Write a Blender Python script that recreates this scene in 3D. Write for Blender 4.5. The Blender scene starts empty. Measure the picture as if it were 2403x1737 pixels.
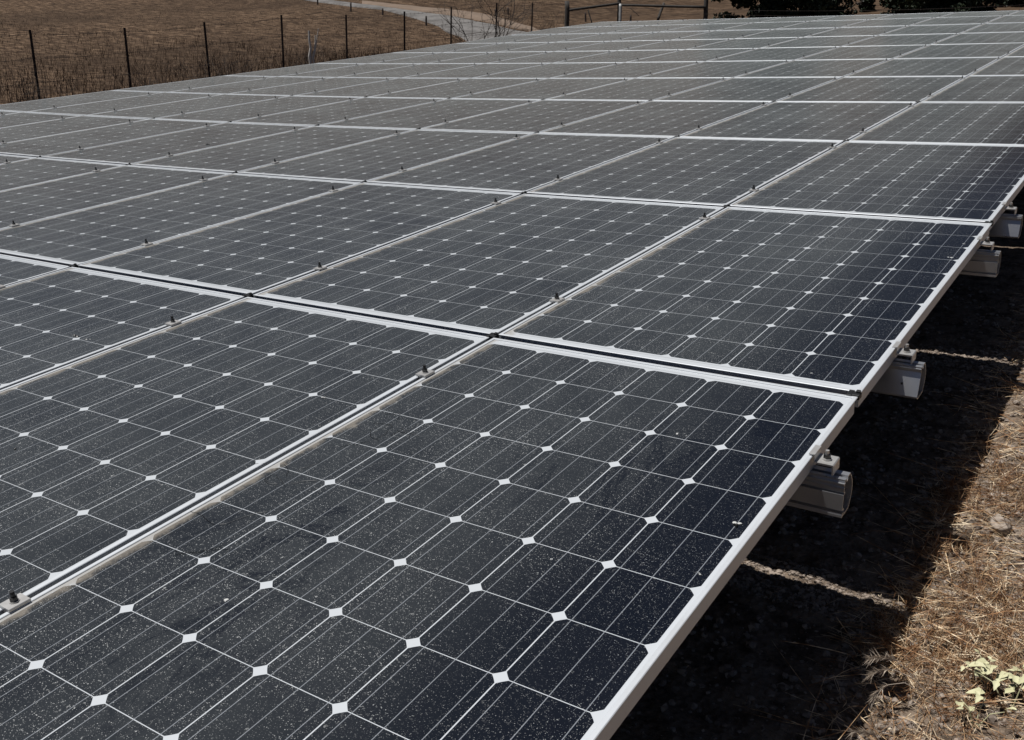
import bpy, bmesh, math, random
from mathutils import Vector, Matrix, noise
R = random.Random(7)
sc = bpy.context.scene
PI = math.pi

# ------------------------------------------------------------------ frame of the array
# "table frame": X to the right, Y up the slope along the long side of the panels, Z normal to the glass.
TILT = math.radians(7.6)
TM = Matrix.Rotation(TILT, 4, 'X')
def PW(x, y, z): return TM @ Vector((x, y, z))

# ------------------------------------------------------------------ camera
cam_r = Vector((0.8297437, 0.5550769, -0.0584379))
cam_d = Vector((0.1619501, -0.3396295, -0.9265117))
cam_f = Vector((-0.5341325, 0.7593032, -0.3717002))
cam_c = Vector((0.4817439, -2.0220418, 0.9110903))
cd = bpy.data.cameras.new('camera'); cam = bpy.data.objects.new('camera', cd)
sc.collection.objects.link(cam); sc.camera = cam
m3 = Matrix((cam_r, -cam_d, -cam_f)).transposed()
cam.matrix_world = TM @ (Matrix.Translation(cam_c) @ m3.to_4x4())
cd.sensor_width = 36; cd.lens = 2253.6/2403*36; cd.clip_start = 0.05; cd.clip_end = 2000
def pix(x, y, depth):            # point of the table frame seen at a photo pixel, at a camera depth in metres
    return cam_c + (cam_r*((x-1201.5)/2253.6) + cam_d*((y-868.5)/2253.6) + cam_f)*depth

# ------------------------------------------------------------------ sky, sun, exposure
sun_dir = (TM.to_3x3() @ Vector((-0.31, -0.018, 0.95))).normalized()
EL = math.asin(sun_dir.z); AZ = math.atan2(sun_dir.x, sun_dir.y)
w = bpy.data.worlds.new('World'); sc.world = w; w.use_nodes = True
nt = w.node_tree; bg = nt.nodes['Background']; sky = nt.nodes.new('ShaderNodeTexSky')
sky.sky_type = 'NISHITA'; sky.sun_disc = False; sky.sun_elevation = EL; sky.sun_rotation = AZ % (2*PI)
sky.altitude = 200; sky.air_density = 0.32; sky.dust_density = 0.8; sky.ozone_density = 1.0
nt.links.new(sky.outputs[0], bg.inputs[0]); bg.inputs[1].default_value = 0.05
ld = bpy.data.lights.new('sun', 'SUN'); ld.energy = 5.0; ld.angle = math.radians(0.53); ld.color = (1.0, 0.98, 0.955)
sun = bpy.data.objects.new('sun', ld); sc.collection.objects.link(sun)
sun.rotation_mode = 'QUATERNION'; sun.rotation_quaternion = sun_dir.to_track_quat('Z', 'Y')
sc.view_settings.view_transform = 'Standard'; sc.view_settings.look = 'None'
sc.view_settings.exposure = -0.32; sc.view_settings.gamma = 1.0
sc.cycles.max_bounces = 5; sc.cycles.diffuse_bounces = 1; sc.cycles.glossy_bounces = 3

# ------------------------------------------------------------------ helpers
C = sc.collection
def link(name, bm_or_me, mat=None, parent=None, smooth=False):
    if isinstance(bm_or_me, bmesh.types.BMesh):
        me = bpy.data.meshes.new(name); bm_or_me.to_mesh(me); bm_or_me.free()
    else: me = bm_or_me
    if mat is not None and not me.materials: me.materials.append(mat)
    if smooth:
        for p in me.polygons: p.use_smooth = True
    o = bpy.data.objects.new(name, me); C.objects.link(o)
    if parent: o.parent = parent
    return o
def empty(name, label, cat, group=None, M=None):
    o = bpy.data.objects.new(name, None); C.objects.link(o); o.empty_display_size = 0.05
    tag(o, label, cat, group)
    if M is not None: o.matrix_world = M
    return o
def tag(o, label=None, cat=None, group=None, kind=None):
    if label: o['label'] = label
    if cat: o['category'] = cat
    if group: o['group'] = group
    if kind: o['kind'] = kind
    return o
def copy_tree(o, parent=None):
    c = o.copy(); C.objects.link(c)
    if parent is not None: c.parent = parent
    for ch in list(o.children): copy_tree(ch, c)
    return c
def pymesh(name, verts, faces, mat=None, smooth=False):
    me = bpy.data.meshes.new(name); me.from_pydata(verts, [], faces); me.update()
    if mat: me.materials.append(mat)
    if smooth:
        for p in me.polygons: p.use_smooth = True
    return me
def box(bm, c, s, M=None):
    r = bmesh.ops.create_cube(bm, size=1)['verts']
    bmesh.ops.scale(bm, vec=s, verts=r); bmesh.ops.translate(bm, vec=c, verts=r)
    if M is not None: bmesh.ops.transform(bm, matrix=M, verts=r)
    return r
def cyl(bm, c, r, h, seg=12, r2=None, M=None):
    v = bmesh.ops.create_cone(bm, cap_ends=True, segments=seg, radius1=r, radius2=r if r2 is None else r2, depth=h)['verts']
    bmesh.ops.translate(bm, vec=c, verts=v)
    if M is not None: bmesh.ops.transform(bm, matrix=M, verts=v)
    return v
def bevel(bm, w, seg=1):
    bmesh.ops.bevel(bm, geom=bm.edges[:], offset=w, segments=seg, affect='EDGES', clamp_overlap=True)
def tube(pts, rad, seg=6, verts=None, faces=None, cap=True):
    verts = [] if verts is None else verts; faces = [] if faces is None else faces
    n0 = len(verts); n = len(pts)
    rad = rad if hasattr(rad, '__len__') else [rad]*n
    for i, p in enumerate(pts):
        p = Vector(p); a = Vector(pts[max(0, i-1)]); b = Vector(pts[min(n-1, i+1)])
        d = (b-a).normalized(); u = d.orthogonal().normalized() if abs(d.z) > .95 else d.cross(Vector((0, 0, 1))).normalized(); v = d.cross(u)
        for k in range(seg):
            t = 2*PI*k/seg; verts.append(p + (u*math.cos(t)+v*math.sin(t))*rad[i])
    for i in range(n-1):
        for k in range(seg):
            a = n0+i*seg+k; b = n0+i*seg+(k+1) % seg; faces.append((a, b, b+seg, a+seg))
    if cap:
        faces.append(tuple(n0+k for k in range(seg))[::-1]); faces.append(tuple(n0+(n-1)*seg+k for k in range(seg)))
    return verts, faces

# ------------------------------------------------------------------ material helpers
class NT:
    def __init__(s, name):
        s.m = bpy.data.materials.new(name); s.m.use_nodes = True; s.t = s.m.node_tree
        s.b = s.t.nodes['Principled BSDF']; s.out = s.t.nodes['Material Output']
    def n(s, typ, **kw):
        x = s.t.nodes.new(typ)
        for k, v in kw.items(): setattr(x, k, v)
        return x
    def set(s, sock, v):
        if isinstance(v, bpy.types.NodeSocket): s.t.links.new(v, sock)
        elif v is not None:
            if hasattr(sock.default_value, '__len__') and len(sock.default_value) == 4 and len(v) == 3: v = (*v, 1)
            sock.default_value = v
    def math(s, op, a, b=None, c=None, clamp=False):
        x = s.n('ShaderNodeMath', operation=op, use_clamp=clamp)
        s.set(x.inputs[0], a); s.set(x.inputs[1], b); s.set(x.inputs[2], c); return x.outputs[0]
    def mix(s, f, a, b, blend='MIX'):
        x = s.n('ShaderNodeMix', data_type='RGBA', blend_type=blend)
        s.set(x.inputs[0], f); s.set(x.inputs[6], a); s.set(x.inputs[7], b); return x.outputs[2]
    def noise(s, vec, scale, detail=4, rough=.5, dist=0.0, out=0):
        x = s.n('ShaderNodeTexNoise'); s.set(x.inputs['Vector'], vec); x.inputs['Scale'].default_value = scale
        x.inputs['Detail'].default_value = detail; x.inputs['Roughness'].default_value = rough; x.inputs['Distortion'].default_value = dist
        return x.outputs[out]
    def vor(s, vec, scale, feature='F1', out='Distance'):
        x = s.n('ShaderNodeTexVoronoi', feature=feature); s.set(x.inputs['Vector'], vec); x.inputs['Scale'].default_value = scale
        return x.outputs[out]
    def ramp(s, f, stops, interp='LINEAR'):
        x = s.n('ShaderNodeValToRGB'); s.set(x.inputs[0], f); e = x.color_ramp.elements; x.color_ramp.interpolation = interp
        while len(e) < len(stops): e.new(0.5)
        for k, (p, c) in enumerate(stops):
            e[k].position = p; c = (c, c, c) if not hasattr(c, '__len__') else c; e[k].color = (*c, 1)
        return x.outputs[0]
    def sep(s, v):
        x = s.n('ShaderNodeSeparateXYZ'); s.set(x.inputs[0], v); return x.outputs
    def mapping(s, v, scale=(1, 1, 1), rot=(0, 0, 0)):
        x = s.n('ShaderNodeMapping'); s.set(x.inputs[0], v); x.inputs['Scale'].default_value = scale; x.inputs['Rotation'].default_value = rot
        return x.outputs[0]
    def bump(s, h, strength=.3, dist=.01):
        x = s.n('ShaderNodeBump'); x.inputs['Strength'].default_value = strength; x.inputs['Distance'].default_value = dist
        s.set(x.inputs['Height'], h); s.t.links.new(x.outputs[0], s.b.inputs['Normal'])
    def P(s, **kw):
        for k, v in kw.items(): s.set(s.b.inputs[k.replace('_', ' ')], v)
        return s.m
    @property
    def obj(s): return s.n('ShaderNodeTexCoord').outputs['Object']
    @property
    def pos(s): return s.n('ShaderNodeNewGeometry').outputs['Position']

# ------------------------------------------------------------------ sizes of one panel (60 cells, 6 x 10)
PU, PV = 0.994, 1.6777           # pitch across / along
PWD, PLN = 0.981, 1.6545          # panel width, length
CP = 0.1583                      # cell pitch
LIP, DROP, FH = 0.0095, 0.0022, 0.040

def mat_laminate():
    g = NT('cell_laminate')
    o = g.obj; x, y, z = g.sep(o)
    cx = g.math('DIVIDE', x, CP); cy = g.math('DIVIDE', y, CP)
    fx = g.math('SUBTRACT', g.math('FRACT', g.math('ADD', cx, 30.0)), .5)
    fy = g.math('SUBTRACT', g.math('FRACT', g.math('ADD', cy, 30.0)), .5)
    ax = g.math('ABSOLUTE', fx); ay = g.math('ABSOLUTE', fy)
    inx = g.math('LESS_THAN', g.math('ABSOLUTE', cx), 3.0); iny = g.math('LESS_THAN', g.math('ABSOLUTE', cy), 5.0)
    e1 = g.math('LESS_THAN', ax, .5-.0068); e2 = g.math('LESS_THAN', ay, .5-.0045)
    rr = g.math('SQRT', g.math('ADD', g.math('MULTIPLY', ax, ax), g.math('MULTIPLY', ay, ay)))
    e3 = g.math('LESS_THAN', rr, .6435)
    cell = g.math('MULTIPLY', g.math('MULTIPLY', g.math('MULTIPLY', inx, iny), g.math('MULTIPLY', e1, e2)), e3)
    b1 = g.math('LESS_THAN', ax, .0046)
    b2 = g.math('LESS_THAN', g.math('ABSOLUTE', g.math('SUBTRACT', ax, .365)), .0046)
    bus = g.math('MULTIPLY', g.math('MAXIMUM', b1, b2), g.math('MULTIPLY', inx, iny))
    # interconnect ribbons in the end margins
    ayy = g.math('ABSOLUTE', y)
    r1 = g.math('LESS_THAN', g.math('ABSOLUTE', g.math('SUBTRACT', ayy, 5*CP+.0085)), .0022)
    r1 = g.math('MULTIPLY', r1, g.math('LESS_THAN', g.math('ABSOLUTE', x), .44))
    # each cell a little different
    cid = g.n('ShaderNodeCombineXYZ'); g.set(cid.inputs[0], g.math('FLOOR', cx)); g.set(cid.inputs[1], g.math('FLOOR', cy))
    oi = g.n('ShaderNodeObjectInfo'); g.set(cid.inputs[2], g.math('MULTIPLY', oi.outputs['Random'], 91.0))
    wn = g.n('ShaderNodeTexWhiteNoise', noise_dimensions='3D'); g.set(wn.inputs[0], cid.outputs[0])
    cellcol = g.mix(wn.outputs['Value'], (.0035, .0055, .0115), (.0060, .0080, .0140))
    col = g.mix(cell, (.62, .65, .68), cellcol)
    col = g.mix(g.math('MULTIPLY', bus, .8), col, (.30, .32, .35))
    col = g.mix(g.math('MULTIPLY', r1, .45), col, (.30, .30, .31))
    # ---- dirt lying on the glass (world space: differs on every panel)
    ps = g.pos
    film = g.noise(ps, 2.3, 5, .6); film2 = g.noise(ps, 11, 4, .62)
    filmf = g.math('MULTIPLY_ADD', film, .075, g.math('MULTIPLY', film2, .05))
    clean = g.math('SMOOTH_MIN', 1.0, 1.0)
    # film and grit thin out towards the right edge of the array
    xr = g.sep(ps)[0]
    mr = g.n('ShaderNodeMapRange', interpolation_type='SMOOTHSTEP'); g.set(mr.inputs[0], g.math('ADD', xr, g.math('MULTIPLY', g.math('SUBTRACT', film2, .5), .15)))
    mr.inputs[1].default_value = -.50; mr.inputs[2].default_value = -.06; mr.inputs[3].default_value = 1.0; mr.inputs[4].default_value = .15
    # streaks where water ran
    st = g.noise(g.mapping(ps, (1.6, .45, 1), (0, 0, .5)), 3.0, 6, .7, 1.6)
    wet = g.ramp(st, [(0.0, 1.0), (.41, 1.0), (.455, .30), (.475, 1.0), (1, 1.0)])
    wetn = g.ramp(g.noise(ps, .9, 2), [(0, 0), (.5, 0), (.62, 1), (1, 1)])
    xx, yy, _z = g.sep(ps)
    wetn = g.math('MULTIPLY', g.sep(wetn)[0], g.math('MULTIPLY', g.math('LESS_THAN', yy, -.15), g.math('GREATER_THAN', xx, -.97)))
    wetf = g.mix(wetn, (1, 1, 1), wet)
    filmf = g.math('MULTIPLY', g.math('MULTIPLY', filmf, mr.outputs[0]), wetf)
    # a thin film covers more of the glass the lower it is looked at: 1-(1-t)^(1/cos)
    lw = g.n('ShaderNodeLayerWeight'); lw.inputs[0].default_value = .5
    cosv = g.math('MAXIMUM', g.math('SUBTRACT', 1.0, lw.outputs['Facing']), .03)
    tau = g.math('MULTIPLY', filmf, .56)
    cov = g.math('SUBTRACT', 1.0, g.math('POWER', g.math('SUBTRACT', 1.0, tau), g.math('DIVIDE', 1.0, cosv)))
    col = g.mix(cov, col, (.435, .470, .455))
    # fine grit
    v1 = g.n('ShaderNodeTexVoronoi'); g.set(v1.inputs['Vector'], ps); v1.inputs['Scale'].default_value = 560
    hv = g.sep(v1.outputs['Color'])
    rad = g.math('MULTIPLY', g.math('POWER', hv[0], 2.0), .52)
    gn = g.noise(ps, 14, 3, .6)
    grit = g.math('MULTIPLY', g.math('LESS_THAN', v1.outputs['Distance'], rad), g.math('GREATER_THAN', g.math('ADD', hv[1], g.math('MULTIPLY', gn, .9)), .46))
    v2 = g.n('ShaderNodeTexVoronoi'); g.set(v2.inputs['Vector'], g.mapping(ps, (1.0, .7, 1), (0, 0, .9))); v2.inputs['Scale'].default_value = 95
    hw = g.sep(v2.outputs['Color'])
    grit2 = g.math('LESS_THAN', v2.outputs['Distance'], g.math('MULTIPLY', g.math('POWER', hw[1], 14.0), .24))
    grit = g.math('MAXIMUM', grit, grit2)
    wsep = g.sep(wetf)[0]
    gf = g.math('MULTIPLY', g.math('MULTIPLY', grit, wsep), g.math('MULTIPLY_ADD', g.math('POWER', hv[2], 2.2), .80, .08))
    gf = g.math('MULTIPLY', gf, g.math('MULTIPLY_ADD', mr.outputs[0], .55, .40))
    gf = g.math('MULTIPLY', gf, g.math('MULTIPLY_ADD', g.math('POWER', g.noise(ps, 4.3, 5, .7, .8), 2.0), 3.6, .04), clamp=True)
    col = g.mix(gf, col, (.56, .57, .56))
    # tan silt along the low (left) edge
    ed = g.math('ADD', x, PWD/2-LIP)
    wob = g.math('MULTIPLY', g.math('SUBTRACT', g.noise(ps, 17, 5, .75), .42), .075)
    sl = g.n('ShaderNodeMapRange', interpolation_type='SMOOTHSTEP'); g.set(sl.inputs[0], g.math('SUBTRACT', ed, wob))
    sl.inputs[1].default_value = .001; sl.inputs[2].default_value = .022; sl.inputs[3].default_value = .60; sl.inputs[4].default_value = 0
    col = g.mix(sl.outputs[0], col, (.31, .275, .225))
    dirt = g.math('MAXIMUM', g.math('MAXIMUM', gf, sl.outputs[0]), g.math('MULTIPLY', filmf, 2.5), clamp=True)
    rough = g.math('MULTIPLY_ADD', dirt, .40, .15)
    g.P(Base_Color=col, Roughness=rough, IOR=1.42, Specular_IOR_Level=.5, Sheen_Weight=.0, Sheen_Roughness=.3, Sheen_Tint=(.95, .95, .9))
    return g.m

def mat_alu(name, col=(.60, .62, .63), rough=.42, metal=.35, scale=1.0):
    g = NT(name); ps = g.pos
    n1 = g.noise(ps, 9*scale, 5, .6); n2 = g.noise(g.mapping(ps, (1, 1, 1)), 160*scale, 3, .6)
    dirt = g.ramp(n1, [(0, .35), (.42, .12), (.6, 0), (1, 0)])
    c = g.mix(dirt, col, (col[0]*.62, col[1]*.58, col[2]*.52))
    c = g.mix(g.ramp(n2, [(0, .22), (.45, 0), (1, 0)]), c, (.22, .20, .18))
    g.P(Base_Color=c, Metallic=metal, Roughness=g.math('MULTIPLY_ADD', n1, .2, rough-.1))
    return g.m
def mat_simple(name, col, rough=.6, metal=0, var=.35, scale=20, bump=0.0):
    g = NT(name); n = g.noise(g.pos, scale, 5, .65)
    c = g.mix(g.math('MULTIPLY', n, 1.0), tuple(k*(1-var) for k in col), tuple(min(1, k*(1+var)) for k in col))
    g.P(Base_Color=c, Roughness=rough, Metallic=metal)
    if bump: g.bump(n, bump, .01)
    return g.m
M_lam = mat_laminate()
M_frame = mat_alu('anodised_frame', (.66, .69, .72), .5, .25)
M_rail = mat_alu('rail_aluminium', (.60, .61, .63), .30, .72)
M_clamp = mat_alu('clamp_aluminium', (.62, .61, .59), .4, .55, 4)
M_bolt = mat_simple('steel_bolt', (.10, .10, .10), .38, .85, .5, 300)
M_black = mat_simple('black_rubber', (.012, .013, .014), .5, 0, .3, 100)
M_tpost = mat_simple('rusty_post_steel', (.030, .018, .015), .75, .1, .5, 30)
M_wire = mat_simple('rusty_wire', (.035, .022, .018), .8, .2, .4, 30)
M_galv = mat_simple('galvanised_post', (.34, .34, .33), .5, .3, .3, 20)

# ------------------------------------------------------------------ height of the panel plane (the racks follow the ground)
ZC = [0.01887, 0.01895, -0.00108, 0.01607, 0.03012, -0.01838, 0.00553]
def zt(x, y):
    u, v = -x, y; X = (u-5)/5; Y = (v-7)/7; z = 0; n = 0
    for a in range(4):
        for b in range(4-a):
            if a+b < 2: continue
            z += ZC[n]*X**a*Y**b; n += 1
    if v > 8.7*PV: z -= .045*((v-8.7*PV)/(1.3*PV))
    return z
SS = [0, .0111, .0059, -.0087, -.0037, -.0071, -.0013, .0001, -.0033, -.0106, -.0083, -.008]
TT = [0, -.0012, .0047, -.0158, .0001, -.0094, .0136, -.0018, -.0003, .0064, -.0043, 0]
def rowoff(r):               # r = -2..9
    if r < 0: return 0.0, 0.0
    return (0.0 if r == 0 else (SS[r]+SS[r+1])/2)*-1, (TT[r]+TT[r+1])/2*(0 if r < 1 else 1)

# ------------------------------------------------------------------ panel prototype
def ring(bm, x0, y0, z0, x1, y1, z1):
    a = [bm.verts.new(p) for p in ((-x0, -y0, z0), (x0, -y0, z0), (x0, y0, z0), (-x0, y0, z0))]
    b = [bm.verts.new(p) for p in ((-x1, -y1, z1), (x1, -y1, z1), (x1, y1, z1), (-x1, y1, z1))]
    for k in range(4): bm.faces.new((a[k], a[(k+1) % 4], b[(k+1) % 4], b[k]))
def frame_mesh():
    bm = bmesh.new(); X, Y = PWD/2, PLN/2
    prof = [(0.024, -FH), (.0052, -FH), (.0048, -.0034), (0, -.0030), (0, -.0010), (0.0012, 0), (LIP-.0008, 0), (LIP, -.0008), (LIP, -DROP-.005), (.0070, -DROP-.005), (.0070, -FH+.003), (.024, -FH+.003), (0.024, -FH)]
    for (i0, z0), (i1, z1) in zip(prof, prof[1:]): ring(bm, X-i0, Y-i0, z0, X-i1, Y-i1, z1)
    bmesh.ops.remove_doubles(bm, verts=bm.verts[:], dist=1e-6); bmesh.ops.recalc_face_normals(bm, faces=bm.faces[:])
    return bm
def lam_mesh():
    bm = bmesh.new(); box(bm, (0, 0, -DROP-.0022), (PWD-2*LIP-.0002, PLN-2*LIP-.0002, .0044)); return bm
def jbox():
    bm = bmesh.new(); box(bm, (0, PLN/2-.16, -.018), (.12, .09, .022)); bevel(bm, .003); return bm
panel0 = empty('solar_panel', '', 'solar panel')
link('frame', frame_mesh(), M_frame, panel0)
link('cell_laminate', lam_mesh(), M_lam, panel0)
link('junction_box', jbox(), M_black, panel0)

ORD = ['nearest', 'second', 'third', 'fourth', 'fifth', 'sixth', 'seventh', 'eighth', 'ninth', 'tenth', 'farthest']
COL = ['right-edge', 'second', 'third', 'fourth', 'fifth', 'sixth', 'seventh', 'eighth', 'ninth', 'leftmost']
def colname(i): return 'right-edge column' if i == 0 else ('left-edge column' if i == 9 else COL[i]+' column from the right edge')
def rowname(r): return {-1: 'nearest row', 9: 'farthest row'}.get(r, ORD[r+1]+' row from the camera')
def inframe(P, mx=.06):
    q = P-cam_c; d = q.dot(cam_f)
    if d < .05: return False
    a = q.dot(cam_r)/d*2253.6/1201.5; b = q.dot(cam_d)/d*2253.6/868.5
    return abs(a) < 1+mx and abs(b) < 1+mx
def panel_M(i, r):
    dx, dy = rowoff(r); cx = -(i+.5)*PU+dx; cy = (r+.5)*PV+dy
    e = .4; sx = (zt(cx+e, cy)-zt(cx-e, cy))/(2*e); sy = (zt(cx, cy+.7)-zt(cx, cy-.7))/1.4
    n = Vector((-sx, -sy, 1)).normalized(); xa = Vector((1, 0, sx)); xa = (xa-n*xa.dot(n)).normalized(); ya = n.cross(xa)
    L = Matrix((xa, ya, n)).transposed().to_4x4(); L.translation = (cx, cy, zt(cx, cy)+R.uniform(-.001, .001))
    return TM @ L, L
used = False; panels = []
for r in range(-2, 10):
    for i in range(10):
        M, Lm = panel_M(i, r)
        seen = any(inframe(Lm @ Vector((a*PWD/2, b*PLN/2, 0)), .02) for a in (-1, -.5, 0, .5, 1) for b in (-1, -.6, -.2, .2, .6, 1))
        if not seen and not (i <= 1 and r >= -2 and r <= 2): continue
        if r == -2 and i > 0: continue
        o = panel0 if not used else copy_tree(panel0); used = True
        o.matrix_world = M; panels.append((i, r))
        if r == -2: lab = 'solar panel just below the bottom of the picture at the right edge'
        else: lab = 'dusty solar panel, '+colname(i)+', '+rowname(r)
        if (i, r) == (0, -1): lab = 'large nearest solar panel with faint dark water streaks, bottom centre'
        tag(o, lab, 'solar panel', 'solar panels of the ground array')

# ------------------------------------------------------------------ clamps
def nut_stack(parent, z0, h=.020):
    bm = bmesh.new(); cyl(bm, (0, 0, z0+.001), .0085, .002, 16); link('washer', bm, M_clamp, parent)
    bm = bmesh.new(); cyl(bm, (0, 0, z0+.002+.0035), .0068, .007, 6); link('nut', bm, M_bolt, parent)
    bm = bmesh.new(); cyl(bm, (0, 0, z0+h/2), .0036, h, 10)
    for k in range(5): cyl(bm, (0, 0, z0+.0105+k*.0021), .0041, .0009, 10)
    link('bolt', bm, M_bolt, parent)
def mid_clamp():
    t = empty('mid_clamp', '', 'panel clamp')
    bm = bmesh.new()
    v = [(-.0165, .0005), (-.0165, .0038), (-.0155, .0050), (.0155, .0050), (.0165, .0038), (.0165, .0005), (.0038, .0005), (.0038, -.036), (-.0038, -.036), (-.0038, .0005)]
    L = .019
    a = [bm.verts.new((x, -L, z)) for x, z in v]; b = [bm.verts.new((x, L, z)) for x, z in v]; n = len(v)
    for k in range(n): bm.faces.new((a[k], b[k], b[(k+1) % n], a[(k+1) % n]))
    bm.faces.new(a); bm.faces.new(b[::-1]); bmesh.ops.recalc_face_normals(bm, faces=bm.faces[:])
    link('clamp_plate', bm, M_clamp, t); nut_stack(t, .0050, .014); return t
def end_clamp():             # sits outside the right edge: tab over the frame, web, foot with bolt
    t = empty('end_clamp', '', 'panel clamp')
    bm = bmesh.new(); L = .021
    v = [(-.009, .0005), (-.009, .0025), (.0028, .0025), (.0028, -.0135), (.038, -.0135), (.040, -.0155), (.040, -.036), (.037, -.036), (.037, -.0175), (.0008, -.0175), (.0008, .0005)]
    a = [bm.verts.new((x, -L, z)) for x, z in v]; b = [bm.verts.new((x, L, z)) for x, z in v]; n = len(v)
    for k in range(n): bm.faces.new((a[k], b[k], b[(k+1) % n], a[(k+1) % n]))
    bm.faces.new(a); bm.faces.new(b[::-1]); bmesh.ops.recalc_face_normals(bm, faces=bm.faces[:])
    link('clamp_plate', bm, M_clamp, t)
    s = bpy.data.objects.new('bolt_set', None)
    nut = bmesh.new(); cyl(nut, (.021, 0, -.0115), .0085, .003, 16); link('washer', nut, M_clamp, t)
    nut = bmesh.new(); cyl(nut, (.021, 0, -.006), .0072, .008, 6); link('nut', nut, M_bolt, t)
    nut = bmesh.new(); cyl(nut, (.021, 0, -.002), .0038, .017, 10); link('bolt', nut, M_clamp, t)
    bpy.data.objects.remove(s)
    return t
def railpos(r): return {-1: (-1.400, -.306), 0: (.335, 1.445), -2: (-3.03, -1.98)}.get(r, (r*PV+.315, r*PV+1.445))
mc = mid_clamp(); ec = end_clamp(); um = ue = False
P_set = set(panels)
for r in range(-1, 10):
    dx, dy = rowoff(r)
    for q, y in enumerate(railpos(r)):
        for i in range(0, 10):
            x = -i*PU+dx if i else -.005+dx
            if i == 0 and r > 2: continue
            L = Matrix.Translation((x, y+dy, zt(x, y)))
            if not inframe(Vector((x, y, zt(x, y))), .03): continue
            lr = ('lower', 'upper')[q]
            if i == 0:
                o = ec if not ue else copy_tree(ec); ue = True
                L = Matrix.Translation((x, y+dy, zt(x, y)+.0006))
                lab = lr+' end clamp with bolt outside the right edge, '+rowname(r).replace(' from the camera','')
                tag(o, lab, 'panel clamp', 'end clamps on the right edge')
            else:
                o = mc if not um else copy_tree(mc); um = True
                L = L @ Matrix.Rotation(R.uniform(-.05, .05), 4, 'Z')
                lab = lr+' mid clamp left of the '+(COL[i-1] if i > 1 else 'right-edge')+' column, '+rowname(r).replace(' from the camera','')
                tag(o, lab, 'panel clamp', 'mid clamps in the long seams')
            o.matrix_world = TM @ L

# small black clips where the seams cross
bm = bmesh.new(); box(bm, (0, 0, -.004), (.020, .021, .012)); box(bm, (-.012, 0, .0008), (.012, .030, .0024)); box(bm, (.004, .004, .004), (.009, .008, .008)); bevel(bm, .001)
clip0 = link('seam_clip', bm, M_black); uc = False
for r in range(0, 4):
    for i in range(0, 8):
        x = -i*PU-(.014 if i == 0 else 0); y = r*PV
        P = Vector((x, y+(TT[r] if r > 0 else 0), zt(x, y)+.0005))
        if not inframe(P, .02): continue
        o = clip0 if not uc else copy_tree(clip0); uc = True
        o.matrix_world = TM @ Matrix.Translation(P)
        where = 'at the right edge' if i == 0 else 'left of the '+(COL[i-1] if i > 1 else 'right-edge')+' column'
        tag(o, 'black clip '+where.replace('left of the','left of')+', seam above '+rowname(r-1).replace(' from the camera',''), 'clip', 'black clips at the seam crossings')

# ------------------------------------------------------------------ rails, beams, posts
RT = -.0415
def rail_section(kind):
    # outline in (y, z) below the panel; near face at -Y
    H = .080
    if kind == 0:
        near = [(-.0155, 0), (-.0155, -.004), (-.0125, -.0045), (-.0125, -.0065), (-.0205, -.0068), (-.0205, -.0095), (-.0165, -.0098), (-.0165, -.0165), (-.0195, -.0168), (-.0195, -.0255), (-.0125, -.0262), (-.0125, -.0305), (-.0212, -.0308), (-.0232, -.065), (-.0120, -.0655), (-.0120, -.0740), (-.0238, -.0745), (-.0242, -.080)]
    else:
        near = [(-.018, 0), (-.018, -.004), (-.021, -.0045), (-.021, -.011), (-.014, -.012), (-.038, -.072), (-.0375, -.076), (-.030, -.080)]
    far = [(.022, -.080)]
    for k in range(9):
        t = k/8; z = -.078+t*.078; far.append((.024+.018*math.sin(PI*min(1, t*1.04)), z))
    far[-1] = (.020, 0)
    top = [(.005, 0), (.005, -.007), (-.005, -.007), (-.005, 0)]
    return near, far, top
def rail_mesh(kind, x0, x1):
    near, far, top = rail_section(kind); out = near+far+top
    bm = bmesh.new(); n = len(out); cy = sum(p[0] for p in out)/n
    inner = []
    for (y, z) in out:           # wall 2.5 mm
        v = Vector((y-0.0, z+.04)); v = v-v.normalized()*.0028; inner.append((v.x, v.y-.04))
    for k in range(len(near)+len(far), n): inner[k] = (inner[k][0], out[k][1]-.0028)
    A = [bm.verts.new((x0, y, z)) for y, z in out]; B = [bm.verts.new((x1, y, z)) for y, z in out]
    Ai = [bm.verts.new((x1-.25, y, z)) for y, z in inner]; Bi = [bm.verts.new((x1, y, z)) for y, z in inner]
    for k in range(n):
        j = (k+1) % n
        bm.faces.new((A[k], B[k], B[j], A[j])); bm.faces.new((B[k], Bi[k], Bi[j], B[j])); bm.faces.new((Bi[k], Ai[k], Ai[j], Bi[j]))
    bm.faces.new(A); bm.faces.new(Ai)
    bmesh.ops.recalc_face_normals(bm, faces=bm.faces[:]); return bm
rails = {}
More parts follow.
